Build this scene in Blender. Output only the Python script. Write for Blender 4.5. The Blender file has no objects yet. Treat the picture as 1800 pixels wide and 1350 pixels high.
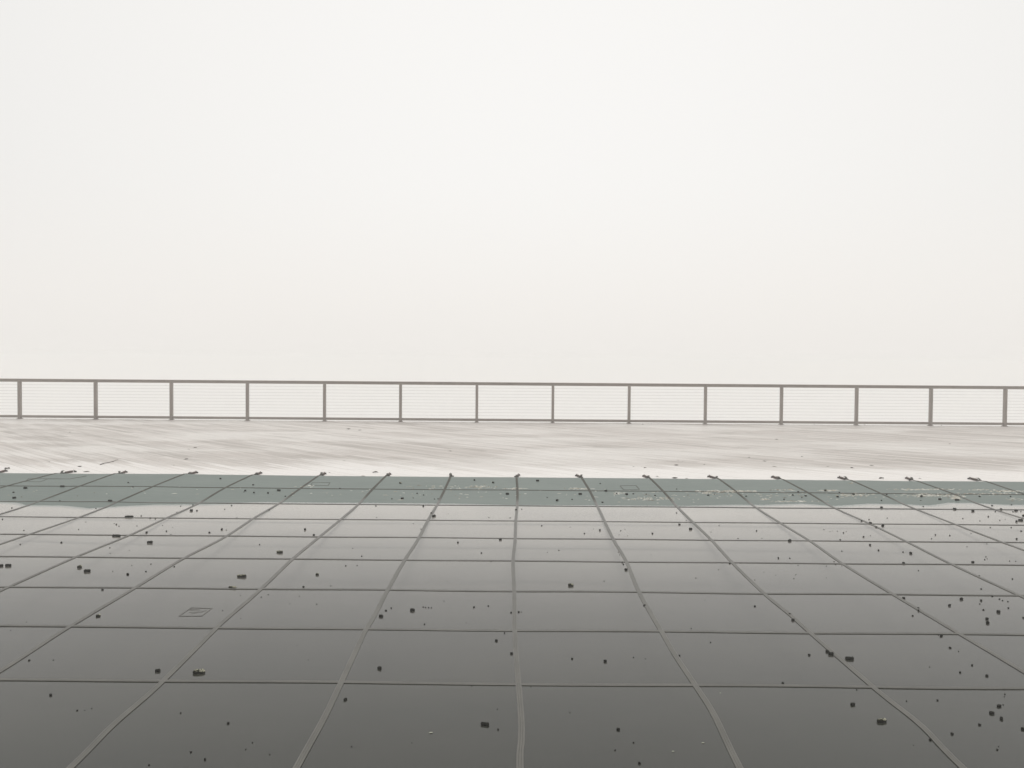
import bpy, bmesh, math, random
from mathutils import Vector, Matrix, noise
R = math.radians
random.seed(7)
S = bpy.context.scene

# ------------------------------------------------------------------ camera
F = 1529.0                      # focal length in pixels of the 1800 px wide photograph
CAM_Z = 1.677
PITCH = math.atan(43 / F); ROLL = math.atan(.0074); YAW = math.atan(6 / F)
cam_d = bpy.data.cameras.new('camera'); cam = bpy.data.objects.new('camera', cam_d)
S.collection.objects.link(cam); S.camera = cam
cam_d.sensor_width = 36; cam_d.lens = F / 1800 * 36
cam_d.clip_start = .05; cam_d.clip_end = 3000
CM = (Matrix.Translation((0, 0, CAM_Z)) @ Matrix.Rotation(YAW, 4, 'Z')
      @ Matrix.Rotation(R(90) - PITCH, 4, 'X') @ Matrix.Rotation(ROLL, 4, 'Z'))
cam.matrix_world = CM

# ------------------------------------------------------------------ sky, sun, exposure
SUN_EL, SUN_AZ = R(62), R(2)    # high soft sun ahead of the camera, drowned in fog
W = bpy.data.worlds.new('World'); S.world = W; W.use_nodes = True
nt = W.node_tree; nt.nodes.clear()
def N(t, k, **kw):
    n = t.nodes.new(k)
    for a, b in kw.items():
        setattr(n, a, b)
    return n
out = N(nt, 'ShaderNodeOutputWorld')
sky = N(nt, 'ShaderNodeTexSky', sky_type='NISHITA', sun_disc=False)
sky.sun_elevation = SUN_EL; sky.sun_rotation = SUN_AZ; sky.dust_density = 6; sky.air_density = 1.5
b1 = N(nt, 'ShaderNodeBackground'); b1.inputs[1].default_value = .1
nt.links.new(sky.outputs[0], b1.inputs[0])
tc = N(nt, 'ShaderNodeTexCoord')
dot = N(nt, 'ShaderNodeVectorMath', operation='DOT_PRODUCT')
sd = Vector((math.sin(SUN_AZ) * math.cos(R(17)), math.cos(SUN_AZ) * math.cos(R(17)), math.sin(R(17))))
dot.inputs[1].default_value = sd
nrm = N(nt, 'ShaderNodeVectorMath', operation='NORMALIZE')
nt.links.new(tc.outputs['Generated'], nrm.inputs[0]); nt.links.new(nrm.outputs[0], dot.inputs[0])
rmp = N(nt, 'ShaderNodeValToRGB')
nt.links.new(dot.outputs['Value'], rmp.inputs[0])
e = rmp.color_ramp; e.elements[0].position = 0; e.elements[0].color = (.70, .70, .69, 1)
e.elements[1].position = 1; e.elements[1].color = (.955, .943, .922, 1)
m = e.elements.new(.80); m.color = (.87, .858, .836, 1)
m = e.elements.new(.93); m.color = (.925, .911, .887, 1)
b2 = N(nt, 'ShaderNodeBackground'); b2.inputs[1].default_value = 1.0
sz_ = N(nt, 'ShaderNodeSeparateXYZ'); nt.links.new(nrm.outputs[0], sz_.inputs[0])
lo = N(nt, 'ShaderNodeMapRange', interpolation_type='SMOOTHSTEP'); nt.links.new(sz_.outputs[2], lo.inputs[0])
for i_, v_ in ((1, .0), (2, .22), (3, .75), (4, 0)): lo.inputs[i_].default_value = v_
cm = N(nt, 'ShaderNodeMix', data_type='RGBA'); nt.links.new(lo.outputs[0], cm.inputs[0]); nt.links.new(rmp.outputs[0], cm.inputs[6])
cm.inputs[7].default_value = (.925, .890, .848, 1); nt.links.new(cm.outputs[2], b2.inputs[0])
mix = N(nt, 'ShaderNodeMixShader'); mix.inputs[0].default_value = .96
nt.links.new(b1.outputs[0], mix.inputs[1]); nt.links.new(b2.outputs[0], mix.inputs[2])
nt.links.new(mix.outputs[0], out.inputs[0])
sl = bpy.data.lights.new('sun', 'SUN'); sl.energy = 1.4; sl.angle = R(30); sl.color = (1, .975, .945)
so = bpy.data.objects.new('sun', sl); S.collection.objects.link(so)
so.rotation_euler = Vector((-math.sin(SUN_AZ) * math.cos(SUN_EL), -math.cos(SUN_AZ) * math.cos(SUN_EL), -math.sin(SUN_EL))).to_track_quat('-Z', 'Y').to_euler()
S.view_settings.view_transform = 'Standard'; S.view_settings.look = 'None'
S.view_settings.exposure = 0; S.view_settings.gamma = 1
S.cycles.volume_bounces = 24; S.cycles.max_bounces = 28; S.cycles.diffuse_bounces = 3
S.cycles.transparent_max_bounces = 12; S.cycles.use_denoising = True

# ------------------------------------------------------------------ helpers
def ray(px, py):
    d = CM.to_3x3() @ Vector(((px - 900) / F, -(py - 675) / F, -1)); return d
def hit(px, py, zf):
    """point of the photograph on the surface of height zf(x, y)"""
    d = ray(px, py); z = 0.0
    for _ in range(12):
        t = (z - CAM_Z) / d.z; z = zf(d.x * t, d.y * t)
    t = (z - CAM_Z) / d.z
    return Vector((d.x * t, d.y * t, z))
def tag(o, label=None, cat=None, group=None, kind=None):
    if label: o['label'] = label
    if cat: o['category'] = cat
    if group: o['group'] = group
    if kind: o['kind'] = kind
    return o
def link(name, me, mat=None, parent=None):
    o = bpy.data.objects.new(name, me); S.collection.objects.link(o)
    if mat and not me.materials: me.materials.append(mat)
    if parent: o.parent = parent
    return o
def mesh(name, vs, fs, mat=None, parent=None, smooth=False):
    me = bpy.data.meshes.new(name); me.from_pydata([tuple(v) for v in vs], [], fs)
    bm = bmesh.new(); bm.from_mesh(me); bmesh.ops.recalc_face_normals(bm, faces=bm.faces); bm.to_mesh(me); bm.free()
    if smooth: me.polygons.foreach_set('use_smooth', [True] * len(me.polygons))
    return link(name, me, mat, parent)
def empty(name, loc=(0, 0, 0)):
    o = bpy.data.objects.new(name, None); S.collection.objects.link(o); o.location = loc; o.empty_display_size = .1
    return o
class MB:
    def __init__(s): s.v = []; s.f = []
    def box(s, a, b):
        n = len(s.v); (x0, y0, z0), (x1, y1, z1) = a, b
        s.v += [(x0, y0, z0), (x1, y0, z0), (x1, y1, z0), (x0, y1, z0), (x0, y0, z1), (x1, y0, z1), (x1, y1, z1), (x0, y1, z1)]
        s.f += [tuple(n + i for i in q) for q in ((0, 3, 2, 1), (4, 5, 6, 7), (0, 1, 5, 4), (1, 2, 6, 5), (2, 3, 7, 6), (3, 0, 4, 7))]
    def tube(s, pts, r, k=6):
        n0 = len(s.v)
        for i, p in enumerate(pts):
            p = Vector(p); t = (Vector(pts[min(i + 1, len(pts) - 1)]) - Vector(pts[max(i - 1, 0)])).normalized()
            a = t.cross(Vector((0, 0, 1)));
            if a.length < .1: a = t.cross(Vector((1, 0, 0)))
            a.normalize(); b = t.cross(a)
            rr = r[i] if isinstance(r, (list, tuple)) else r
            for j in range(k):
                w = 2 * math.pi * j / k; s.v.append(p + a * math.cos(w) * rr + b * math.sin(w) * rr)
        for i in range(len(pts) - 1):
            for j in range(k):
                a0 = n0 + i * k + j; a1 = n0 + i * k + (j + 1) % k
                s.f.append((a0, a1, a1 + k, a0 + k))
        s.f.append(tuple(n0 + j for j in range(k))[::-1]); s.f.append(tuple(n0 + (len(pts) - 1) * k + j for j in range(k)))
    def sweep(s, pts, prof, up=Vector((0, 0, 1))):
        """prof: closed list of (across, up) pairs swept along pts (ground-parallel)"""
        n0 = len(s.v); k = len(prof)
        for i, p in enumerate(pts):
            p = Vector(p); t = (Vector(pts[min(i + 1, len(pts) - 1)]) - Vector(pts[max(i - 1, 0)])).normalized()
            a = t.cross(up).normalized(); u = a.cross(t)
            for x, z in prof: s.v.append(p + a * x + u * z)
        for i in range(len(pts) - 1):
            for j in range(k):
                a0 = n0 + i * k + j; a1 = n0 + i * k + (j + 1) % k
                s.f.append((a0, a1, a1 + k, a0 + k))
        s.f.append(tuple(n0 + j for j in range(k))); s.f.append(tuple(n0 + (len(pts) - 1) * k + j for j in range(k))[::-1])
    def build(s, name, mat, parent=None, smooth=False): return mesh(name, s.v, s.f, mat, parent, smooth)
def interp(tab, x):
    if x <= tab[0][0]: return tab[0][1]
    for (a, u), (b, v) in zip(tab, tab[1:]):
        if x <= b: return u + (v - u) * (x - a) / (b - a)
    return tab[-1][1]
def sstep(a, b, x):
    t = max(0, min(1, (x - a) / (b - a))); return t * t * (3 - 2 * t)

# ------------------------------------------------------------------ materials
def newmat(name, rough=.6, col=(.5, .5, .5), spec=.5, metal=0):
    m = bpy.data.materials.new(name); m.use_nodes = True
    p = m.node_tree.nodes['Principled BSDF']
    p.inputs['Base Color'].default_value = (*col, 1); p.inputs['Roughness'].default_value = rough
    p.inputs['Specular IOR Level'].default_value = spec; p.inputs['Metallic'].default_value = metal
    return m, m.node_tree, p
def noise_n(t, scale, detail=4, vec=None, rough=.55, dist=0):
    n = N(t, 'ShaderNodeTexNoise'); n.inputs['Scale'].default_value = scale; n.inputs['Detail'].default_value = detail
    n.inputs['Roughness'].default_value = rough; n.inputs['Distortion'].default_value = dist
    if vec: t.links.new(vec, n.inputs['Vector'])
    return n.outputs['Fac']
def ramp(t, fac, stops):
    r = N(t, 'ShaderNodeValToRGB'); t.links.new(fac, r.inputs[0]); c = r.color_ramp
    while len(c.elements) < len(stops): c.elements.new(.5)
    for el, (p, col) in zip(c.elements, stops):
        el.position = p; el.color = (*col, 1) if len(col) == 3 else col
    return r.outputs[0]
def mathn(t, op, a, b=None, c=None, clamp=False):
    n = N(t, 'ShaderNodeMath', operation=op, use_clamp=clamp)
    for i, v in enumerate((a, b, c)):
        if v is None: continue
        if isinstance(v, (int, float)): n.inputs[i].default_value = v
        else: t.links.new(v, n.inputs[i])
    return n.outputs[0]
def mixc(t, fac, a, b, mode='MIX'):
    n = N(t, 'ShaderNodeMix', data_type='RGBA', blend_type=mode)
    for k, v in (('Factor', fac), ('A', a), ('B', b)):
        s = [i for i in n.inputs if i.name == k and (i.type == ('VALUE' if k == 'Factor' else 'RGBA'))][0]
        if isinstance(v, (int, float)): s.default_value = v
        elif isinstance(v, tuple): s.default_value = (*v, 1)
        else: t.links.new(v, s)
    return [o for o in n.outputs if o.type == 'RGBA'][0]
def mapping(t, vec, rotz=0, scale=(1, 1, 1)):
    n = N(t, 'ShaderNodeMapping'); n.inputs['Rotation'].default_value = (0, 0, rotz); n.inputs['Scale'].default_value = scale
    t.links.new(vec, n.inputs[0]); return n.outputs[0]
def bump(t, p, h, strength=.3, dist=.01):
    b = N(t, 'ShaderNodeBump'); b.inputs['Strength'].default_value = strength; b.inputs['Distance'].default_value = dist
    t.links.new(h, b.inputs['Height']); t.links.new(b.outputs[0], p.inputs['Normal'])

# weathered, frosted deck boards
BOARD_A = R(45)                   # boards run forward and to the left
M_deck, t, p = newmat('weathered_boards', .55, spec=.4)
pos = N(t, 'ShaderNodeNewGeometry')
P = pos.outputs['Position']
rnd = pos.outputs['Random Per Island']
al = mapping(t, P, -BOARD_A, (1, 1, 1))          # x across the boards, y along them
def stretched(sx, sy):
    n = N(t, 'ShaderNodeMapping'); n.inputs['Scale'].default_value = (sx, sy, 1); t.links.new(al, n.inputs[0]); return n.outputs[0]
base = ramp(t, rnd, [(0, (.375, .342, .312)), (.35, (.445, .408, .376)), (.7, (.49, .452, .42)), (1, (.56, .522, .49))])
st1 = noise_n(t, 1, 6, stretched(13, .6), .65)
st2 = noise_n(t, 1, 4, stretched(26, .9), .6)
blot = noise_n(t, .42, 4, mapping(t, P, 0, (.55, 1.25, 1)), .55, .6)
base = mixc(t, 1.0, base, ramp(t, st1, [(.32, (.89, .885, .88)), (.68, (1.10, 1.10, 1.10))]), 'MULTIPLY')
base = mixc(t, 1.0, base, ramp(t, st2, [(.35, (.92, .92, .92)), (.65, (1.06, 1.06, 1.06))]), 'MULTIPLY')
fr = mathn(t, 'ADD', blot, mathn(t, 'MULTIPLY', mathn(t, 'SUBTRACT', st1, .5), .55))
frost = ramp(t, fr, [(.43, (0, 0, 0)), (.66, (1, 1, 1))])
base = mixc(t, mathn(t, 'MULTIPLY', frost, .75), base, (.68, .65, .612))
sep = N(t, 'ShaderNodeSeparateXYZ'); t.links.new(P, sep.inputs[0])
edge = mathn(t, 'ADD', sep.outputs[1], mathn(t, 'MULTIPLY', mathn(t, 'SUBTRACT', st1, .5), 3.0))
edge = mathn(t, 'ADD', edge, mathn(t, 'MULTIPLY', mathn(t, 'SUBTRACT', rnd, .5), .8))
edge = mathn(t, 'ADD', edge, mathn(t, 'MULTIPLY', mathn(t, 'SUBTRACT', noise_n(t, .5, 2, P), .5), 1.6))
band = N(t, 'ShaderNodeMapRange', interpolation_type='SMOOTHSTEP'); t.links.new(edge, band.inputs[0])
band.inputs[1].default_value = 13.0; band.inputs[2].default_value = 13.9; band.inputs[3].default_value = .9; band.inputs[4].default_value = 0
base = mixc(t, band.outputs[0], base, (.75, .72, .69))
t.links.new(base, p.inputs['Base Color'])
t.links.new(ramp(t, blot, [(.4, (.62,) * 3), (.65, (.42,) * 3)]), p.inputs['Roughness'])
bump(t, p, st2, .35, .004)

# woven green cover cloth, painted pale under water to brighten the far water's sheen
M_cover, t, p = newmat('cover_cloth', .55, spec=.35)
g = N(t, 'ShaderNodeNewGeometry'); P = g.outputs['Position']
n1 = noise_n(t, 1.1, 5, mapping(t, P, 0, (.6, 1.4, 1)))
n2 = noise_n(t, 9, 4, mapping(t, P, 0, (.5, 1.6, 1)))
c = ramp(t, n1, [(.3, (.094, .124, .110)), (.7, (.116, .147, .131))])
c = mixc(t, ramp(t, n2, [(.5, (0, 0, 0)), (.72, (.55,) * 3)]), c, (.14, .17, .15))
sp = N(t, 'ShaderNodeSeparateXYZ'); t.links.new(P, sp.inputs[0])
painted_sheen = N(t, 'ShaderNodeMapRange'); t.links.new(sp.outputs[2], painted_sheen.inputs[0])
for i_, v_ in ((1, -.0028), (2, -.0008), (3, 1), (4, 0)): painted_sheen.inputs[i_].default_value = v_
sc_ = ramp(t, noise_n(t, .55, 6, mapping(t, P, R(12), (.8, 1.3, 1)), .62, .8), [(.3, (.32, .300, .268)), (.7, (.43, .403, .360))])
c = mixc(t, painted_sheen.outputs[0], c, sc_)  # pale underwater colour, put in as extra sky brightness
t.links.new(c, p.inputs['Base Color'])
wv = N(t, 'ShaderNodeTexWave'); wv.inputs['Scale'].default_value = 60; t.links.new(P, wv.inputs[0])
bump(t, p, wv.outputs['Fac'], .15, .001)

M_strap, t, p = newmat('webbing', .5, spec=.3)
g = N(t, 'ShaderNodeNewGeometry'); P = g.outputs['Position']
t.links.new(ramp(t, noise_n(t, 5, 4, P), [(.3, (.062, .060, .050)), (.7, (.092, .088, .074))]), p.inputs['Base Color'])
sp = N(t, 'ShaderNodeSeparateXYZ'); t.links.new(P, sp.inputs[0])        # soaked straps gleam, dry ones are dull
dry = N(t, 'ShaderNodeMapRange'); t.links.new(sp.outputs[2], dry.inputs[0])
for i_, v_ in ((1, .007), (2, .016), (3, .36), (4, .8)): dry.inputs[i_].default_value = v_
t.links.new(dry.outputs[0], p.inputs['Roughness'])
dr2 = N(t, 'ShaderNodeMapRange'); t.links.new(sp.outputs[2], dr2.inputs[0])
for i_, v_ in ((1, .007), (2, .016), (3, .30), (4, .08)): dr2.inputs[i_].default_value = v_
t.links.new(dr2.outputs[0], p.inputs['Specular IOR Level'])
bump(t, p, noise_n(t, 350, 2, P), .15, .001)

# water standing on the cover: mirror surface, murky body
M_water = bpy.data.materials.new('standing_water'); M_water.use_nodes = True
t = M_water.node_tree; t.nodes.clear(); o_ = N(t, 'ShaderNodeOutputMaterial')
g = N(t, 'ShaderNodeNewGeometry'); P = g.outputs['Position']
h = mathn(t, 'ADD', noise_n(t, 1, 5, mapping(t, P, R(4), (1.3, 7, 1)), .6, 1.2), mathn(t, 'MULTIPLY', noise_n(t, 1, 3, mapping(t, P, R(-8), (5, 28, 1))), .25))
bn = N(t, 'ShaderNodeBump'); bn.inputs['Strength'].default_value = .25; bn.inputs['Distance'].default_value = .0022
t.links.new(h, bn.inputs['Height'])
fz = N(t, 'ShaderNodeFresnel'); fz.inputs[0].default_value = 1.35; t.links.new(bn.outputs[0], fz.inputs['Normal'])
gl = N(t, 'ShaderNodeBsdfGlossy'); gl.inputs['Roughness'].default_value = .02; gl.inputs['Color'].default_value = (1, 1, 1, 1); t.links.new(bn.outputs[0], gl.inputs['Normal'])
tr = N(t, 'ShaderNodeBsdfTransparent'); tr.inputs[0].default_value = (1, 1, 1, 1)
df = N(t, 'ShaderNodeBsdfDiffuse')
film = noise_n(t, .6, 5, mapping(t, P, R(10), (.8, 1.5, 1)), .6, .5)
t.links.new(ramp(t, film, [(.35, (.011, .013, .008)), (.7, (.018, .019, .012))]), df.inputs[0])
mb_ = N(t, 'ShaderNodeMixShader'); at = N(t, 'ShaderNodeAttribute', attribute_name='murk'); t.links.new(at.outputs['Fac'], mb_.inputs[0])   # cloudiness grows with depth, fading the painted sheen towards the near side
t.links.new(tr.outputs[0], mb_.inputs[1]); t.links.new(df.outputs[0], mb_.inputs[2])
ms = N(t, 'ShaderNodeMixShader'); t.links.new(fz.outputs[0], ms.inputs[0]); t.links.new(mb_.outputs[0], ms.inputs[1]); t.links.new(gl.outputs[0], ms.inputs[2])
t.links.new(ms.outputs[0], o_.inputs[0])

M_rail, t, p = newmat('painted_rail', .5, spec=.4)
g = N(t, 'ShaderNodeNewGeometry')
t.links.new(ramp(t, noise_n(t, 3, 4, g.outputs['Position']), [(.3, (.25, .212, .186)), (.7, (.305, .262, .232))]), p.inputs['Base Color'])
M_cable, t, p = newmat('steel_cable', .35, (.42, .41, .40), metal=1)
M_coping, t, p = newmat('coping_stone', .7, (.5, .48, .46))
t.links.new(ramp(t, noise_n(t, 8, 4), [(.3, (.42, .40, .38)), (.7, (.55, .53, .5))]), p.inputs['Base Color'])
M_spring, t, p = newmat('rusty_spring', .6, (.17, .085, .06))
t.links.new(ramp(t, noise_n(t, 40, 3), [(.35, (.06, .04, .03)), (.65, (.17, .12, .10))]), p.inputs['Base Color'])
M_buckle, t, p = newmat('dark_buckle', .4, (.05, .045, .04), metal=.6)
M_dark, t, p = newmat('dark_dropping', .75, (.016, .016, .010), spec=.12)
t.links.new(ramp(t, noise_n(t, 90, 4, N(t, 'ShaderNodeTexCoord').outputs['Object']), [(.3, (.005, .005, .003)), (.66, (.013, .013, .008)), (.8, (.035, .035, .016))]), p.inputs['Base Color'])
bump(t, p, noise_n(t, 220, 4, N(t, 'ShaderNodeTexCoord').outputs['Object']), .8, .003)
M_pale, t, p = newmat('pale_tipped_dropping', .8, spec=.12)
tcx = N(t, 'ShaderNodeTexCoord'); sp = N(t, 'ShaderNodeSeparateXYZ'); t.links.new(tcx.outputs['Generated'], sp.inputs[0])
wob = mathn(t, 'MULTIPLY', mathn(t, 'SUBTRACT', noise_n(t, 110, 3, tcx.outputs['Object']), .5), 1.7)
v = mathn(t, 'ADD', mathn(t, 'ADD', mathn(t, 'MULTIPLY', sp.outputs[0], .35), mathn(t, 'MULTIPLY', sp.outputs[2], .85)), wob)
t.links.new(ramp(t, v, [(.76, (.014, .014, .008)), (.88, (.10, .10, .065)), (1.0, (.36, .35, .27))]), p.inputs['Base Color'])
bump(t, p, noise_n(t, 220, 4, tcx.outputs['Object']), .8, .003)
M_leaf, t, p = newmat('dead_leaf', .7, (.06, .045, .03))
oi = N(t, 'ShaderNodeObjectInfo')
t.links.new(ramp(t, oi.outputs['Random'], [(0, (.035, .028, .018)), (.6, (.07, .055, .035)), (1, (.17, .12, .09))]), p.inputs['Base Color'])
M_oldleaf, t, p = newmat('bleached_leaf', .7, (.30, .31, .24))
M_fluff, t, p = newmat('pale_seed_husk', .9, (.5, .46, .36))
g = N(t, 'ShaderNodeNewGeometry')
t.links.new(ramp(t, g.outputs['Random Per Island'], [(0, (.14, .11, .08)), (.2, (.38, .34, .27)), (.5, (.52, .50, .43)), (1, (.70, .69, .64))]), p.inputs['Base Color'])
M_earth, t, p = newmat('bounce_ground', .95, (.07, .08, .04))
g = N(t, 'ShaderNodeNewGeometry')
t.links.new(ramp(t, noise_n(t, .08, 6, g.outputs['Position']), [(.35, (.56, .55, .53)), (.65, (.66, .65, .63))]), p.inputs['Base Color'])  # unseen ground, made pale to bounce light up into the fog

# ------------------------------------------------------------------ setting: terrain, deck, coping
DECK_Z = .010
FENCE_Y = 22.96
def terr_z(x, y):
    d = math.hypot(max(0, abs(x) - 24), max(0, y - 24, -8 - y))
    return -1.10 - 44 * sstep(0, 160, d) + (noise.noise(Vector((x * .02, y * .02, 0))) * min(4, d * .1) if d > 4 else 0)
def sheet(name, xs, ys, zf, mat, smooth=True):
    vs = [(x, y, zf(x, y)) for y in ys for x in xs]; n = len(xs)
    fs = [(j * n + i, j * n + i + 1, (j + 1) * n + i + 1, (j + 1) * n + i) for j in range(len(ys) - 1) for i in range(n - 1)]
    me = bpy.data.meshes.new(name); me.from_pydata(vs, [], fs); me.polygons.foreach_set('use_smooth', [smooth] * len(fs))
    return link(name, me, mat)
gx = sorted(set([-1200 + 20 * i for i in range(121)] + [-24, 24, -30, 30]))
terr = sheet('terrain', gx, sorted([-1200 + 20 * i for i in range(121)] + [24, -8, 30]), terr_z, M_earth); tag(terr, kind='structure')

def clip(poly, axis, lim, keep_less):
    outp = []
    for i in range(len(poly)):
        a, b = poly[i], poly[(i + 1) % len(poly)]
        ia = (a[axis] <= lim) == keep_less; ib = (b[axis] <= lim) == keep_less
        if ia: outp.append(a)
        if ia != ib:
            s = (lim - a[axis]) / (b[axis] - a[axis]); outp.append((a[0] + (b[0] - a[0]) * s, a[1] + (b[1] - a[1]) * s))
    return outp
POOL = (-11.75, 11.75, 1.15, 11.70)
areas = [(-20, 20, POOL[3], 23.12), (-20, 20, -4, POOL[2]), (-20, POOL[0], POOL[2], POOL[3]), (POOL[1], 20, POOL[2], POOL[3])]
dv, dff = [], []
u = Vector((-math.sin(BOARD_A), math.cos(BOARD_A))); w = Vector((math.cos(BOARD_A), math.sin(BOARD_A)))
BW, GAP = .14, .004
rb = random.Random(3)
for k in range(-190, 330):
    s0 = k * BW; tpos = -40 + rb.random() * 4
    while tpos < 45:
        L = rb.choice((2.4, 3.0, 3.6, 4.2)); wob = rb.uniform(-.0006, .0006)
        quad = []
        for (a, b) in ((s0, tpos), (s0 + BW - GAP, tpos), (s0 + BW - GAP, tpos + L - .003), (s0, tpos + L - .003)):
            q = w * a + u * b; quad.append((q.x, q.y))
        tpos += L
        for (x0, x1, y0, y1) in areas:
            if max(q[0] for q in quad) < x0 or min(q[0] for q in quad) > x1 or max(q[1] for q in quad) < y0 or min(q[1] for q in quad) > y1: continue
            pl = clip(clip(clip(clip(quad, 0, x1, True), 0, x0, False), 1, y1, True), 1, y0, False)
            if len(pl) < 3: continue
            n = len(dv); m_ = len(pl)
            dv += [(x, y, DECK_Z + wob) for x, y in pl] + [(x, y, DECK_Z - .03) for x, y in pl]
            dff.append(tuple(range(n, n + m_)))
            for i in range(m_): j = (i + 1) % m_; dff.append((n + i, n + m_ + i, n + m_ + j, n + j))
me = bpy.data.meshes.new('pool_deck'); me.from_pydata(dv, [], dff)
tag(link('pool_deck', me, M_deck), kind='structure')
sub = MB()                                     # joists and fascia carrying the boards
for (x0, x1, y0, y1) in areas: sub.box((x0 + .02, y0 + .02, -1.09), (x1 - .02, y1 - .02, DECK_Z - .032))
M_fascia, t, p = newmat('deck_underlay', .9, (.16, .145, .13))
tag(sub.build('deck_underlay', M_fascia), kind='structure')
cop = MB(); x0, x1, y0, y1 = POOL
cop.box((x0 - .015, y0, -1.09), (x0 + .28, y1, -.085)); cop.box((x1 - .28, y0, -1.09), (x1 + .015, y1, -.085))
cop.box((x0 + .28, y1 - .28, -1.09), (x1 - .28, y1 + .015, -.085)); cop.box((x0 + .28, y0 - .015, -1.09), (x1 - .28, y0 + .28, -.085))
tag(cop.build('pool_coping', M_coping), kind='structure')

# ------------------------------------------------------------------ pool cover
WL = [(-900, 1), (0, 1), (40, 2), (60, 6), (130, 6), (185, 10), (230, 6), (280, 3), (360, 2), (450, -3), (800, -3), (900, -1), (1040, -2), (1200, -2), (1300, -5),
      (1350, -5), (1430, -8), (1475, -4), (1550, -9), (1625, -8), (1650, -6), (1705, -12), (1750, -12), (1800, -9), (2700, -6)]
WLx = [((a - 906) * 9.95 / F, 9.94 - b * .039) for a, b in WL]
EDGE_Y = 12.02
def raw_z(x, y):
    d = y - interp(WLx, x)
    if d >= 0:
        z = .0225 * d
    else:
        z = -(.012 * d * d - .02 * d)  # unseen sag, shaped to grade the water's painted brightness
    return z
def cover_z(x, y):
    z = raw_z(x, y)
    near = sstep(2.6, 1.0, y)                         # rises again to the near deck
    z = z * (1 - near) + .03 * near
    side = sstep(9.6, 11.8, abs(x)); z = z * (1 - side) + max(z, .03) * side
    return z
def surf_z(x, y): return max(0.0, cover_z(x, y))
CX = 11.98
xs = [-CX + i * (2 * CX / 240) for i in range(241)]; ys = [.9 + i * (EDGE_Y - .9) / 139 for i in range(140)]
cover = empty('pool_cover', (0, 6.5, 0))
tag(cover, 'green mesh pool safety cover strapped in squares, flooded by standing grey water', 'pool cover')
inv = Matrix.Translation((0, -6.5, 0))
def under(o, par=cover):
    o.parent = par
    if par is cover: o.matrix_parent_inverse = Matrix.Translation((0, -6.5, 0))
    return o
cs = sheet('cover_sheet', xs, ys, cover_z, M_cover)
md = cs.modifiers.new('thick', 'SOLIDIFY'); md.thickness = .003; md.offset = -1
under(cs)
def wz(x, y): return 0.0
wx = [-11.6, 11.6]
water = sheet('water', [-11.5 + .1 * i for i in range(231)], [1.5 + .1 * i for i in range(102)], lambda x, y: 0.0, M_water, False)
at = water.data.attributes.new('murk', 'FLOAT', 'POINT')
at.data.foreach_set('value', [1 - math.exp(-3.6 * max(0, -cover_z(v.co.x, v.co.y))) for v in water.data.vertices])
tag(water, kind='structure')

def webbing(wd, th):
    h = wd / 2
    return [(-h, 0), (-h, th * .75), (-h * .82, th), (-h * .42, th * .94), (-h * .36, th * .68), (-h * .28, th), (0, th * .97), (h * .28, th),
            (h * .36, th * .68), (h * .42, th * .94), (h * .82, th), (h, th * .75), (h, 0)]
# straps across the view
ROWS = [1.70, 2.62, 3.40, 4.451, 5.342, 6.254, 7.203, 8.114, 8.997, 9.938, 10.98]
rr = random.Random(11)
for y in ROWS:
    ph = rr.uniform(0, 9)
    pts = []
    for i in range(241):
        x = -CX + i * 2 * CX / 240; yy = y + .012 * noise.noise(Vector((x * .9, y * 3, ph))) + .004 * math.sin(x * 3.4 + ph)
        pts.append((x, yy, surf_z(x, yy) - .0008 + .0006 * noise.noise(Vector((x * 1.1, ph, 0)))))
    s = MB(); s.sweep(pts, webbing(.031, .0054)); under(s.build('strap', M_strap))
# straps running away from the camera, traced where they stand in the photograph
COLS = {
 0: [(76, 838.5), (40, 847), (0, 858)],
 1: [(188, 837), (142, 854), (70, 881), (0, 904)],
 2: [(312, 838), (272, 854), (207.5, 882), (137.5, 910), (50, 940), (0, 957)],
 3: [(437, 838), (395, 858), (350, 884.5), (292, 911), (230, 940), (131, 980.4), (0, 1039)],
 4: [(556, 839), (527.5, 859), (487.5, 887), (448, 910), (394, 945), (320.5, 983), (235, 1035), (115, 1106.5), (0, 1180.5)],
 5: [(676, 839), (655, 860), (629, 887.5), (597.5, 914.5), (559, 946), (512, 985), (453, 1041), (401, 1085.6), (375, 1109.6), (280, 1204), (199, 1275), (124, 1350)],
 6: [(791.5, 839), (782, 860), (767.5, 889), (752, 915), (735, 948), (710, 987), (680, 1040), (658.5, 1082), (640, 1113), (624, 1148), (596, 1208), (568, 1266), (521.6, 1350)],
 7: [(908, 840), (909.5, 862), (909, 890), (906.5, 918), (905.5, 948), (902, 987), (904, 1042), (905, 1114), (912, 1211), (916, 1260), (916.5, 1300), (914, 1350)],
 8: [(1023, 841), (1036, 862), (1050, 890), (1064, 919), (1079, 950), (1101, 987.5), (1124, 1042), (1166, 1116), (1188, 1154), (1227, 1212.5), (1255, 1257), (1300, 1350)],
 9: [(1144, 842), (1166, 864), (1190, 891), (1219, 919), (1252, 951), (1287, 989), (1343.5, 1043.6), (1390, 1082), (1428, 1116), (1540, 1212.6), (1618, 1275), (1692, 1350)],
 10: [(1264, 842), (1291, 862), (1327, 891), (1374, 921), (1425, 952), (1481, 991), (1568, 1044), (1689, 1116), (1800, 1182)],
 11: [(1377, 843), (1420, 866), (1465, 892), (1527, 920), (1593, 952), (1670.5, 991), (1786, 1044.5)],
 12: [(1493, 843), (1545, 866), (1605, 893), (1677, 921), (1758, 952)],
 13: [(1608, 844), (1672, 867), (1745, 894.5), (1800, 912)],
 14: [(1726, 844), (1792, 866)]}
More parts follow.
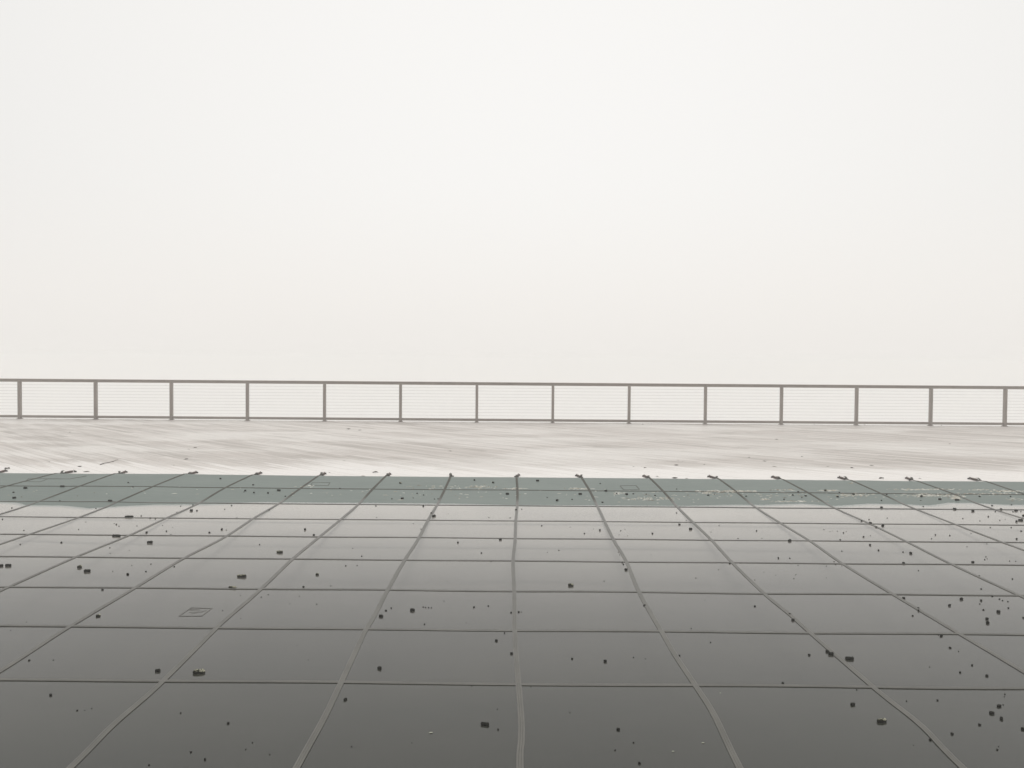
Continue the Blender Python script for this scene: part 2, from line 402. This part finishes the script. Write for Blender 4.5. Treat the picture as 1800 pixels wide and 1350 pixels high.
def catmull(P, n=8):
    Q = [P[0] * 2 - P[1]] + P + [P[-1] * 2 - P[-2]]; o = []
    for i in range(1, len(Q) - 2):
        a, b, c, d = Q[i - 1:i + 3]
        for j in range(n):
            t = j / n; o.append(.5 * ((2 * b) + (c - a) * t + (2 * a - 5 * b + 4 * c - d) * t * t + (3 * b - a - 3 * c + d) * t ** 3))
    o.append(P[-1]); return o
lines = {}
for c, pp in COLS.items():
    q = [hit(a, b, surf_z) for a, b in pp]; q = [Vector((v.x, min(v.y, EDGE_Y - .003 * i), 0)) for i, v in enumerate(q)]
    lines[c] = q
for c in list(range(-6, 0)) + list(range(15, 21)):
    x = lines[0][0].x + c * .917 if c < 0 else lines[14][0].x + (c - 14) * .917
    lines[c] = [Vector((x, EDGE_Y, 0)), Vector((x, 11.0, 0))]
rr = random.Random(5)
ends = {}
for c, q in sorted(lines.items()):
    q[0].y = EDGE_Y + .002
    x = q[0].x
    yy = q[-1].y; xo = q[-1].x; side = 1 if c > 7 else -1
    base_x = lines[c][0].x
    while yy > 2.0:                                    # the stretch outside the photograph wanders the same way
        yy -= .92; q.append(Vector((xo + rr.uniform(-.02, .02) * (1 if yy > 3 else .4), yy, 0)))
    q.append(Vector((xo, .93, 0)))
    pts = catmull(q, 10)
    p3 = [Vector((v.x, v.y, surf_z(v.x, v.y) + .0002 + .0008 * noise.noise(Vector((v.y * 1.5, c, 0))))) for v in pts]
    # past the cover's edge the strap drops to the deck
    ex = q[0].x
    head = [Vector((ex, EDGE_Y + .24, DECK_Z + .010)), Vector((ex, EDGE_Y + .15, DECK_Z + .018)), Vector((ex, EDGE_Y + .07, surf_z(ex, EDGE_Y) - .006))]
    s = MB(); s.sweep(head + p3, webbing(.030, .0046))
    # loose tail of the strap beyond its buckle
    a = rr.uniform(-.5, .5); L = rr.uniform(.05, .09); hh = rr.uniform(.012, .03)
    tail = [Vector((ex, EDGE_Y + .16, DECK_Z + .026)) + Vector((math.sin(a) * L * k, math.cos(a) * L * k, hh * math.sin(k * 2.2))) for k in (0, .3, .6, 1)]
    s.sweep(tail, webbing(.030, .004))
    so_ = s.build('strap', M_strap); under(so_)
    ends[c] = (so_, ex)
# the stainless hardware at each strap end: one buckle, spring and hook, copied
bk = MB()
bk.box((-.032, -.02, 0), (.032, -.010, .012)); bk.box((-.032, .010, 0), (.032, .02, .012)); bk.box((-.032, -.010, 0), (-.022, .010, .011)); bk.box((.022, -.010, 0), (.032, .010, .011))
coil = [(math.cos(k * math.pi / 4) * .013, k * .15 / 120, .016 + math.sin(k * math.pi / 4) * .013) for k in range(121)]
sp_ = MB(); sp_.tube(coil, .0038, 5)
hk = MB(); hk.tube([(0, -.03, .019), (0, .0, .03), (0, .03, .012)], .005, 6)
hk.tube([(0, .03, -.006), (0, .03, .016)], [.022, .016], 10)
protos = []
for mb, nm, mt in ((bk, 'buckle', M_buckle), (sp_, 'spring', M_spring), (hk, 'hook', M_buckle)):
    me = bpy.data.meshes.new(nm); me.from_pydata([tuple(v) for v in mb.v], [], mb.f); me.materials.append(mt); protos.append((nm, me))
rr = random.Random(8)
for c, (so_, ex) in ends.items():
    lean = rr.uniform(-.22, .22)
    for (nm, me), dy, z in zip(protos, (.20, .24, .41), (DECK_Z + .012, DECK_Z + .002, DECK_Z + .004)):
        o = bpy.data.objects.new(nm, me); S.collection.objects.link(o); o.parent = so_
        o.matrix_parent_inverse = Matrix.Translation((0, -6.5, 0)) if False else Matrix.Identity(4)
        o.location = (ex + math.tan(lean) * (dy - .2), EDGE_Y + dy, z); o.rotation_euler = (0, 0, -lean)
# sewn repair patches: raised stitched outlines
def patch(px, hatch):
    c = [hit(a, b, surf_z) for a, b in px]; s = MB()
    for i in range(4):
        a, b = c[i], c[(i + 1) % 4]
        s.sweep([a + (b - a) * k / 6 + Vector((0, 0, surf_z(*(a + (b - a) * k / 6).xy) - (a + (b - a) * k / 6).z + .0002)) for k in range(7)], [(-.004, 0), (-.004, .0022), (.004, .0022), (.004, 0)])
    for (i0, j0, i1, j1) in hatch:
        f = lambda i, j: c[0] * (1 - i) * (1 - j) + c[1] * i * (1 - j) + c[2] * i * j + c[3] * (1 - i) * j
        a, b = f(i0, j0), f(i1, j1)
        s.sweep([a, b], [(-.003, 0), (-.003, .0012), (.003, .0012), (.003, 0)])
    under(s.build('patch', M_strap))
patch([(336, 1068.5), (372.5, 1069.5), (354, 1083), (315, 1083)], [(.1, .3, .62, .35), (.2, .55, .8, .5), (.4, .75, .9, .3), (.0, .2, .5, .15)])
patch([(549, 848.5), (580, 848.5), (577, 853.5), (546.5, 853.5)], [])
patch([(1090, 854), (1118, 853.5), (1124, 860.5), (1096, 861)], [])
patch([(51, 840.8), (84, 841.8), (71, 847), (44, 846.5)], [])
s = MB(); q = [hit(a, b, surf_z) + Vector((0, 0, .0004)) for a, b in ((84, 841.8), (123, 842), (152, 836.8))]
s.sweep(q, [(-.006, 0), (-.006, .003), (.006, .003), (.006, 0)]); under(s.build('seam', M_strap))

# ------------------------------------------------------------------ cable railing
fence = empty('cable_railing', (0, FENCE_Y, DECK_Z))
tag(fence, 'long taupe metal railing with square posts and thin cables on the deck edge', 'railing')
def fp(o): o.parent = fence; o.matrix_parent_inverse = Matrix.Translation((0, -FENCE_Y, -DECK_Z)); return o
POSTS = [35, 168.5, 301.5, 435, 570.5, 704, 838, 971.5, 1105.5, 1239.5, 1373, 1505, 1635.5, 1766]
px_ = [hit(a, 741, lambda x, y: .02) for a in POSTS]
pxs = [v.x * (FENCE_Y / v.y) for v in px_]
pxs = [pxs[0] - 1.99 * k for k in (3, 2, 1)] + pxs + [pxs[-1] + 1.96 * k for k in (1, 2, 3)]
TOP = 1.075
x0, x1 = pxs[0] - .04, pxs[-1] + .04
tr_ = MB(); tr_.sweep([(x0, FENCE_Y, TOP - .082), (x1, FENCE_Y, TOP - .082)], [(-.045, 0), (-.045, .06), (-.062, .062), (-.062, .078), (-.054, .082), (.054, .082), (.062, .078), (.062, .062), (.045, .06), (.045, 0)])
fp(tr_.build('top_rail', M_rail))
for x in pxs:
    s = MB(); s.box((x - .034, FENCE_Y - .052, DECK_Z + .010), (x + .034, FENCE_Y + .052, TOP - .0835))
    po = fp(s.build('post', M_rail))
    bv = po.modifiers.new('b', 'BEVEL'); bv.width = .006; bv.segments = 2
    s = MB(); s.box((x - .055, FENCE_Y - .075, DECK_Z), (x + .055, FENCE_Y + .075, DECK_Z + .010))
    for dx in (-.042, .042):
        for dy in (-.06, .06): s.tube([(x + dx, FENCE_Y + dy, DECK_Z + .009), (x + dx, FENCE_Y + dy, DECK_Z + .018)], .007, 6)
    s.build('base_plate', M_rail, po)
for a, b in zip(pxs, pxs[1:]):
    s = MB(); s.box((a + .0345, FENCE_Y - .022, DECK_Z + .035), (b - .0345, FENCE_Y + .022, DECK_Z + .100)); fp(s.build('bottom_rail', M_rail))
for k in range(10):
    z = DECK_Z + .100 + (TOP - .072 - DECK_Z - .100) * (k + 1) / 11
    s = MB(); pts = []
    for i, (a, b) in enumerate(zip(pxs, pxs[1:])):
        pts += [(a, FENCE_Y, z), ((a + b) / 2, FENCE_Y, z - .002)]
    pts.append((pxs[-1], FENCE_Y, z)); s.tube(pts, .0023, 6); fp(s.build('cable', M_cable))

# ------------------------------------------------------------------ droppings, crumbs and leaf scraps, where they lie
# (x, y, size) in enlargements of the photograph; 4th value: kind  d dropping, p pale-tipped dropping, l bleached leaf
Z = {}
Z[(0, 930, 3.2133)] = [(660,35,52,'d'),(828,20,14),(847,74,32,'d'),(48,205,36,'d'),(8,208,20,'d'),(451,214,28,'p'),(493,236,36,'d'),(722,256,15,'d'),(1365,263,55,'p'),(1313,328,48,'p'),
 (578,344,12),(555,490,26,'p'),(892,800,30,'d'),(1125,803,68,'p'),(286,938,16,'d'),(302,740,6),(165,742,10),(437,1025,9),(478,1024,5),(518,1014,5),(1020,1040,9),(1288,1098,14),(1078,1260,12),(1158,1302,12),
 (842,1333,10),(1425,1207,8),(1388,1245,7),(347,77,9),(620,106,6),(824,240,8),(853,198,6),(637,240,5),(984,213,7),(744,206,5),(31,30,7),(114,87,6),(135,8,7),(940,13,8),(965,32,6),(1183,20,10),
 (1253,3,12),(1278,6,6),(730,120,4),(622,137,4),(535,470,7),(1258,460,5),(1358,375,5),(1360,505,5),(150,525,4),(60,572,5)]
Z[(450, 930, 3.2133)] = [(133,129,38,'p'),(326,35,12),(277,4,14),(20,88,6),(345,257,18,'p'),(268,327,12),(597,153,8),(546,110,5),(507,208,7),(571,206,5),(423,322,5),(69,371,6),(29,385,6),(245,379,5),(192,422,5),
 (343,425,5),(733,461,12),(706,492,26,'d'),(883,458,28,'d'),(764,447,8),(945,441,8),(958,443,7),(975,444,7),(990,445,6),(1140,77,11),(1380,60,16,'d'),(1273,136,9),(1328,184,5),(1080,295,4),(1231,441,11),(1313,435,9),(1062,407,5),(952,538,8),
 (1187,530,4),(1404,588,8),(1357,631,16,'d'),(1441,472,10),(1443,703,16,'d'),(699,787,22,'d'),(1218,887,6),(504,963,19,'d'),(1293,1100,50,'d'),(1367,1132,10),(1363,1018,6),(540,1228,7),(880,1207,6),
 (78,1274,7),(296,738,4),(231,656,4),(988,1149,25,'l')]
Z[(900, 930, 3.2133)] = [(409,25,9),(496,8,12),(614,10,7),(638,2,4),(605,32,4),(654,38,4),(793,26,10),(1008,0,20,'d'),(1125,17,5),(1381,11,9),(1277,53,6),(1412,53,5),(265,120,6),(200,131,5),(786,144,4),
 (600,131,5),(608,146,5),(623,189,8),(629,200,8),(644,230,18,'d'),(1230,196,9),(1166,230,5),(1038,277,5),(520,294,5),(332,317,32,'p'),(722,372,6),(748,432,14),(772,461,5),(1372,436,12),(1372,288,5),
 (1422,243,4),(38,469,10),(52,469,6),(1090,402,4),(1012,561,6),(1121,640,7),(339,733,11),(526,747,19,'d'),(687,725,7),(753,733,5),(946,715,9),(107,891,6),(600,1132,20,'d'),(686,1207,8),(583,1249,9),
 (720,1323,14),(327,1036,5),(1079,1207,20,'l'),(910,1255,18,'l'),(1177,926,12,'l')]
Z[(1350, 930, 3.2133)] = [(123,66,22,'d'),(59,165,11),(123,165,8),(408,62,11),(577,91,12),(624,121,11),(763,130,9),(805,137,14),(945,34,9),(1027,37,9),(924,55,6),(1404,57,11),(1236,84,5),(1124,100,5),(540,45,9),
 (578,38,5),(426,22,8),(350,15,5),(391,12,5),(366,10,4),(316,4,5),(443,15,4),(417,125,6),(373,184,6),(330,209,5),(170,205,5),(382,201,5),(417,208,5),(158,258,5),(146,280,5),
 (44,261,4),(329,275,4),(766,194,16,'d'),(850,235,6),(1157,188,16,'d'),(1224,173,7),(1231,157,7),(1238,168,5),(1365,181,5),(1399,182,5),(1193,265,9),(1204,339,8),(1380,283,7),(1147,25,6),(1430,12,9),
 (1267,380,9),(1307,396,8),(1325,404,7),(1355,410,7),(1358,447,8),(1203,404,12),(1196,423,6),(1217,457,9),(1301,468,20,'d'),(1093,396,18,'d'),(1025,433,14),(1237,508,18,'d'),(1240,529,20,'d'),(1442,502,10),
 (767,391,16,'d'),(850,448,12),(850,462,13),(817,490,10),(122,481,12),(141,514,18,'d'),(205,561,6),(233,712,14),(335,693,20,'d'),(356,706,30,'d'),(461,730,48,'d'),(83,869,13),(979,603,16,'d'),(962,600,6),
 (1343,591,6),(1029,671,14),(1076,691,7),(1153,770,10),(1085,810,11),(1236,829,16,'d'),(913,779,6),(501,908,7),(478,990,28,'d'),(643,1082,58,'p'),(916,1191,14),(782,972,8),(957,968,10),(1338,933,9),
 (1335,947,6),(1304,999,25,'d'),(1329,993,7),(1264,1039,28,'d'),(1318,1070,26,'d'),(1195,1106,15),(1039,1157,16,'d'),(1295,1246,12),(1302,1228,6),(1440,1130,20,'d'),(822,1222,5)]
Z[(0, 640, 4.0)] = [(83,1012,9),(18,1093,9),(674,1015,7),(907,1070,60,'d'),(993,1068,9),(604,1110,7),(553,1163,7),(168,1168,6),(803,1122,6),(818,1128,11),(837,1140,7),(963,1138,7),
 (1270,1000,7),(1345,1030,20,'d'),(1385,1032,13),(1357,992,9),(1245,1044,8),(1056,1084,10),(1092,1089,9),(1142,1135,6),(1215,1147,5),(1560,1162,18,'d'),(1590,1167,8),(1580,1022,8),(1628,995,10),(1665,1082,7),
 (473,1080,6),(758,1078,8),(180,872,28,'d'),(437,860,36,'d'),(95,903,12),(100,942,25,'d'),(420,962,10),(775,962,34,'d'),(903,835,10),(935,866,8),(1725,892,14),(1715,900,7),(1780,850,14),(1785,905,12),(1550,807,12)]
Z[(450, 640, 4.0)] = [(345,1166,22,'d'),(848,1079,7),(843,998,9),(1176,1000,12),(1232,1050,12),(1252,1068,34,'d'),(1352,1052,5),(1638,1079,7),(1787,1081,8),(1160,1161,7),(1105,1121,5),(160,888,34,'d'),(85,908,14),
 (207,931,10),(1015,838,18,'p'),(1028,947,24,'d'),(955,949,8),(1105,942,8),(1133,910,12),(1178,922,9),(1255,950,8),(1280,948,10),(1535,818,12),(1667,835,16,'d'),(1768,914,26,'d'),(590,875,12),(92,1025,8)]
Z[(900, 640, 4.0)] = [(180,821,24,'d'),(620,841,9),(317,960,20,'d'),(422,952,11),(247,938,10),(480,915,26,'d'),(636,973,13),(660,893,22,'d'),(736,910,12),(805,917,22,'d'),(852,913,12),(945,917,10),(1006,926,12),(1158,880,8),
 (1423,916,12),(1380,923,16),(1646,930,12),(1157,1047,9),(1225,1101,6),(1177,1128,14),(1253,1157,32,'d'),(1456,1136,7),(209,1137,10),(409,1146,6),(573,1160,5),(618,1168,14),(69,1021,8),(28,1027,14)]
Z[(1350, 640, 4.0)] = [(797,1010,18,'d'),(797,961,10),(1312,1019,24,'d'),(1440,1034,20,'d'),(1092,1002,8),(1576,995,11),(1549,1074,12),(1370,1087,9),(1490,1103,8),(1640,1022,14),(1712,989,8),(1745,1030,24,'d'),(1723,1038,10),(1778,1038,7),
 (1747,1108,14),(1775,1097,32,'d'),(1795,1066,16,'d'),(1630,1099,8),(1668,1093,5),(1563,1150,9),(1598,1038,8),(1710,1150,8),(657,1104,12),(720,1120,20,'d'),(762,1147,14),(808,1137,20,'d'),(711,1094,8),(838,1083,7),
 (213,899,14),(404,890,18,'p'),(175,922,14),(265,927,18),(238,940,10),(113,953,11),(490,934,16),(601,915,26,'p'),(502,904,10),(835,917,12),(1078,930,28,'d'),(1207,952,24,'d'),(1327,955,36,'d'),(1488,932,14),(1705,932,12),(1075,960,8)]
DECKL = {(0, 640, 4.0): [(50,737,42),(345,688,13),(560,722,26),(608,758,34),(1328,600,14),(1373,589,22),(1310,670,24),(1222,712,10),(490,480,12),(5,757,20)],
 (450, 640, 4.0): [(620,681,14),(517,765,12),(838,762,32),(753,789,24),(650,458,22),(730,465,20),(1365,612,20)],
 (900, 640, 4.0): [(1020,792,16),(935,730,18),(855,722,12),(1155,712,24),(1168,678,10),(1200,685,10),(1352,708,12),(1667,657,13),(1775,683,20),(1145,803,32),(1228,805,18),(95,605,12),(920,425,12)],
 (1350, 640, 4.0): [(240,651,13),(728,714,22),(590,731,22),(420,722,16),(45,722,24),(193,730,8),(797,805,34),(1068,805,18),(1278,562,12),(62,530,20),(328,424,12),(680,428,10),(1220,432,10)]}
def lump(L, r, pale, seed, rough=1.0):
    """a dropping: a short, knobbly, slightly bent sausage lying along x"""
    rg = random.Random(seed); K, n = 12, 9; vs = []; fs = []
    bend = rg.uniform(-.12, .12) * L
    for i in range(n):
        t = i / (n - 1); x = (t - .5) * L
        e = min(1, math.sin(math.pi * max(.0, min(1, t))) * 2.6 + .42)
        e *= 1 + rough * .3 * noise.noise(Vector((t * 5, seed, 0)))
        for j in range(K):
            a = 2 * math.pi * j / K
            k = 1 + rough * .34 * noise.noise(Vector((math.cos(a) * 1.4, math.sin(a) * 1.4 + seed * 3.7, t * 6)))
            vs.append((x + rg.uniform(-.03, .03) * L * .5, bend * (4 * (t - .5) ** 2) + math.cos(a) * r * e * k, math.sin(a) * r * e * k * .92))
    for i in range(n - 1):
        for j in range(K): fs.append((i * K + j, i * K + (j + 1) % K, (i + 1) * K + (j + 1) % K, (i + 1) * K + j))
    fs.append(tuple(range(K))[::-1]); fs.append(tuple(range((n - 1) * K, n * K)))
    me = bpy.data.meshes.new('dropping'); me.from_pydata(vs, [], fs); me.materials.append(M_pale if pale else M_dark)
    me.polygons.foreach_set('use_smooth', [True] * len(me.polygons)); return me
crumb_me = []
for k in range(7):
    bm = bmesh.new(); bmesh.ops.create_icosphere(bm, subdivisions=2, radius=.5)
    for v in bm.verts: v.co *= 1 + .45 * noise.noise(v.co * 2.6 + Vector((k * 9.1, 0, 0))); v.co.z *= .8
    me = bpy.data.meshes.new('dirt_crumb'); bm.to_mesh(me); bm.free(); me.materials.append(M_dark); crumb_me.append(me)
def leaf_mesh(seed):
    rg = random.Random(seed); n = 7; vs = []; fs = []
    curl = rg.uniform(.25, .6); wd = rg.uniform(.28, .45)
    for i in range(n):
        t = i / (n - 1); hw = wd * math.sin(math.pi * (t * .92 + .04)) * (1 + .25 * noise.noise(Vector((t * 6, seed, 2))))
        for j in (-1, 0, 1): vs.append((t - .5, j * hw * .8, abs(j) * hw * curl + .12 * curl * math.sin(t * 5 + seed) + .06))
    for i in range(n - 1):
        for j in range(2): fs.append((i * 3 + j, i * 3 + j + 1, i * 3 + j + 4, i * 3 + j + 3))
    return vs, fs
leaf_me = []
for k in range(6):
    vs, fs = leaf_mesh(k); o = mesh('tmp', vs, fs, M_leaf); me = o.data; me.name = 'leaf_scrap'; bpy.data.objects.remove(o)
    bm = bmesh.new(); bm.from_mesh(me); bmesh.ops.solidify(bm, geom=bm.faces, thickness=.02); bm.to_mesh(me); bm.free(); leaf_me.append(me)
pale_leaf_me = leaf_me[2].copy(); pale_leaf_me.materials.clear(); pale_leaf_me.materials.append(M_oldleaf)

row_words = ['nearest row', 'second row', 'third row', 'fourth row', 'fifth row', 'sixth row', 'seventh row', 'eighth row', 'ninth row', 'last row']
ordw = ['first', 'second', 'third', 'fourth', 'fifth', 'sixth', 'seventh', 'eighth', 'ninth']
items = []
for (ox, oy, sc), L in Z.items():
    for it in L:
        px, py = ox + it[0] / sc, oy + it[1] / sc; size = it[2] / sc; kd = it[3] if len(it) > 3 else 'c'
        if any(math.hypot(px - q[0], py - q[1]) < 2.2 for q in items): continue
        items.append((px, py, size, kd))
cells = {}
rr = random.Random(21)
def strap_x(c, y):
    q = lines[c]; tab = sorted((v.y, v.x) for v in q); return interp(tab, y)
ncr = 0
for k, (px, py, size, kd) in enumerate(items):
    P0 = hit(px, py + size * .12, surf_z); sz = size * P0.y / F * 1.0
    wet = cover_z(P0.x, P0.y) < 0
    if kd in 'dp':
        aspect = .33 if size > 12 and P0.y > 5 else .42 if size > 12 else (.62 if size > 7 else .8)
        r_ = max(.0055, min(.0125, sz * aspect * .52)); Lx = max(sz * .98, r_ * 1.7)
        o = link('dropping', lump(Lx, r_, kd == 'p', k + 1))
        rz = rr.uniform(-.25, .25) + (math.pi if rr.random() < .5 and kd == 'p' else 0)
        if size < 9: rz = rr.uniform(-1.2, 1.2)
        o.location = (P0.x, P0.y, P0.z + r_ * (.55 if wet else .8)); o.rotation_euler = (rr.uniform(-.2, .2), 0, rz)
        row = sum(1 for y in ROWS if y < P0.y and y > 4); col = sum(1 for c in range(-6, 21) if strap_x(c, P0.y) < P0.x) - 14
        cells.setdefault((row, col), []).append((px, size, kd, o, wet))
    elif kd == 'l':
        o = link('leaf_scrap', pale_leaf_me); o.scale = (sz, sz * .8, sz * .35); o.location = (P0.x, P0.y, .001); o.rotation_euler = (0, 0, rr.uniform(-.5, .5))
        tag(o, 'bleached leaf scrap floating alone on the dark nearest water', 'leaf', 'bleached leaf scraps on the near water')
    else:
        o = link('dirt_crumb', crumb_me[k % 7]); s_ = max(sz * 1.15, .0022 * P0.y / 4); ncr += 1
        o.scale = (s_, s_ * rr.uniform(.7, 1), min(s_, .03) * rr.uniform(.7, 1.1)); o.rotation_euler = (0, 0, rr.uniform(0, 6.28))
        o.location = (P0.x, P0.y, P0.z + o.scale[2] * .28)
        if wet: tag(o, 'tiny dark dirt crumb specking the grey water on the cover', 'dirt', 'dirt crumbs specking the flooded cover')
        else: tag(o, 'tiny dark dirt crumb on the dry green strip of cover', 'dirt', 'dirt crumbs on the dry green strip')
for (row, col), L in cells.items():
    L.sort(key=lambda q: q[0])
    n = len(L)
    for i, (px, size, kd, o, wet) in enumerate(L):
        look = 'pale-tipped' if kd == 'p' else 'dark'
        shape = 'long' if size > 12 else ('stubby' if size > 7 else 'small round')
        pos = '' if n == 1 else (', leftmost' if i == 0 else (', rightmost' if i == n - 1 else (', middle one' if n == 3 else ', %s from left' % ordw[i])))
        if col >= 0: cw = '%s cover square right of centre strap' % ordw[min(col, 8)]
        else: cw = '%s cover square left of centre strap' % ordw[min(-col - 1, 8)]
        tag(o, '%s %s dropping, %s, %s%s' % (shape, look, row_words[row], cw, pos), 'dropping', 'droppings scattered on the pool cover')
rr = random.Random(31); k = 0
for (ox, oy, sc), L in DECKL.items():
    for x, y, s_ in L:
        P0 = hit(ox + x / sc, oy + y / sc, lambda a, b: DECK_Z); sz = 1.3 * s_ / sc * P0.y / F
        o = link('leaf_scrap', leaf_me[k % 6]); k += 1
        o.scale = (sz, sz * .75, sz * .6); o.location = (P0.x, P0.y, DECK_Z + .001); o.rotation_euler = (0, 0, rr.uniform(-.5, .5) + (math.pi if k % 2 else 0))
        tag(o, 'small brown leaf scrap lying on the pale deck boards', 'leaf', 'leaf scraps on the deck boards')
a = hit(176, 816.5, lambda x, y: DECK_Z + .006); b = hit(207, 808.5, lambda x, y: DECK_Z + .006)
s = MB(); pts = [a + (b - a) * i / 8 + Vector((0, .03 * math.sin(i * 1.1), .004 * math.sin(i))) for i in range(9)]
s.tube([p - a for p in pts], [.006, .006, .005, .005, .005, .004, .004, .003, .002], 6)
s.tube([pts[5] - a, pts[5] - a + Vector((.06, -.02, .01))], [.003, .0015], 5)
o = s.build('twig', M_leaf); o.location = a
tag(o, 'thin bare twig lying on the deck boards above the far left strap ends', 'twig')

# pale seed husks washed up along the strap on the dry strip
CL = [(720, 815, 856, 3, 60), (818, 870, 856, 2.5, 90), (886, 925, 859, 1.2, 60), (995, 1040, 859, 1.3, 70), (1078, 1096, 867, 2, 25), (1100, 1180, 877, 3, 110), (1228, 1322, 864, 1.6, 420),
      (1232, 1250, 867, 2, 40), (1336, 1350, 878, 1.2, 45), (1352, 1392, 861.5, 1.3, 40), (1440, 1472, 862.5, 1.3, 60), (1474, 1532, 870, 3, 130), (1350, 1450, 881.5, 1, 70), (1495, 1500, 849, 2, 12),
      (1565, 1682, 860.5, 1.2, 170), (1590, 1690, 871, 3, 260), (1668, 1692, 875, 3, 120), (1705, 1735, 861, 1.0, 50), (1745, 1800, 863.5, 1.6, 150), (1690, 1800, 868.5, 1.5, 150), (1760, 1800, 878, 2, 30), (700, 1700, 872, 8, 150), (300, 760, 866, 10, 45),
      (520, 560, 855, 2, 25), (0, 300, 866, 10, 20), (1040, 1420, 868, 6, 110)]
rr = random.Random(77); vs, fs = [], []
for (xa, xb, yc, sy, n) in CL:
    for i in range(int(n * .6)):
        px = rr.uniform(xa, xb) if xb - xa > 150 else (xa + xb) / 2 + (xb - xa) / 2 * max(-1.1, min(1.1, rr.gauss(0, .55)))
        py = yc + rr.gauss(0, sy * .55)
        q = hit(px, py, surf_z)
        if q.y > EDGE_Y - .05: continue
        a = rr.uniform(.006, .022) if rr.random() < .8 else rr.uniform(.02, .05); b = rr.uniform(.005, .011); h_ = rr.uniform(.003, .008); rz = rr.gauss(0, .4); n0 = len(vs); K = 6
        for j in range(K):
            w_ = j * 2 * math.pi / K; x = math.cos(w_) * a * rr.uniform(.7, 1.2); y = math.sin(w_) * b * rr.uniform(.7, 1.2)
            vs.append((q.x + x * math.cos(rz) - y * math.sin(rz), q.y + x * math.sin(rz) + y * math.cos(rz), q.z))
        vs.append((q.x, q.y, q.z + h_))
        for j in range(K): fs.append((n0 + j, n0 + (j + 1) % K, n0 + K))
me = bpy.data.meshes.new('seed_husks'); me.from_pydata(vs, [], fs)
tag(link('seed_husks', me, M_fluff), 'pale seed husks and grit washed up along the dry green strip of cover', 'plant litter', kind='stuff')
print('crumbs', ncr, 'items', len(items), 'labels', len(cells))

# ------------------------------------------------------------------ fog
hz = MB(); hz.box((-1220, -1220, -51), (1220, 1220, 2.3)); M_haze = bpy.data.materials.new('fog'); M_haze.use_nodes = True
t = M_haze.node_tree; t.nodes.clear(); o_ = N(t, 'ShaderNodeOutputMaterial'); pv = N(t, 'ShaderNodeVolumePrincipled')
pv.inputs['Color'].default_value = (.998, .990, .978, 1); pv.inputs['Density'].default_value = .008; pv.inputs['Anisotropy'].default_value = 0
t.links.new(pv.outputs[0], o_.inputs['Volume'])
tag(hz.build('haze', M_haze), kind='stuff')
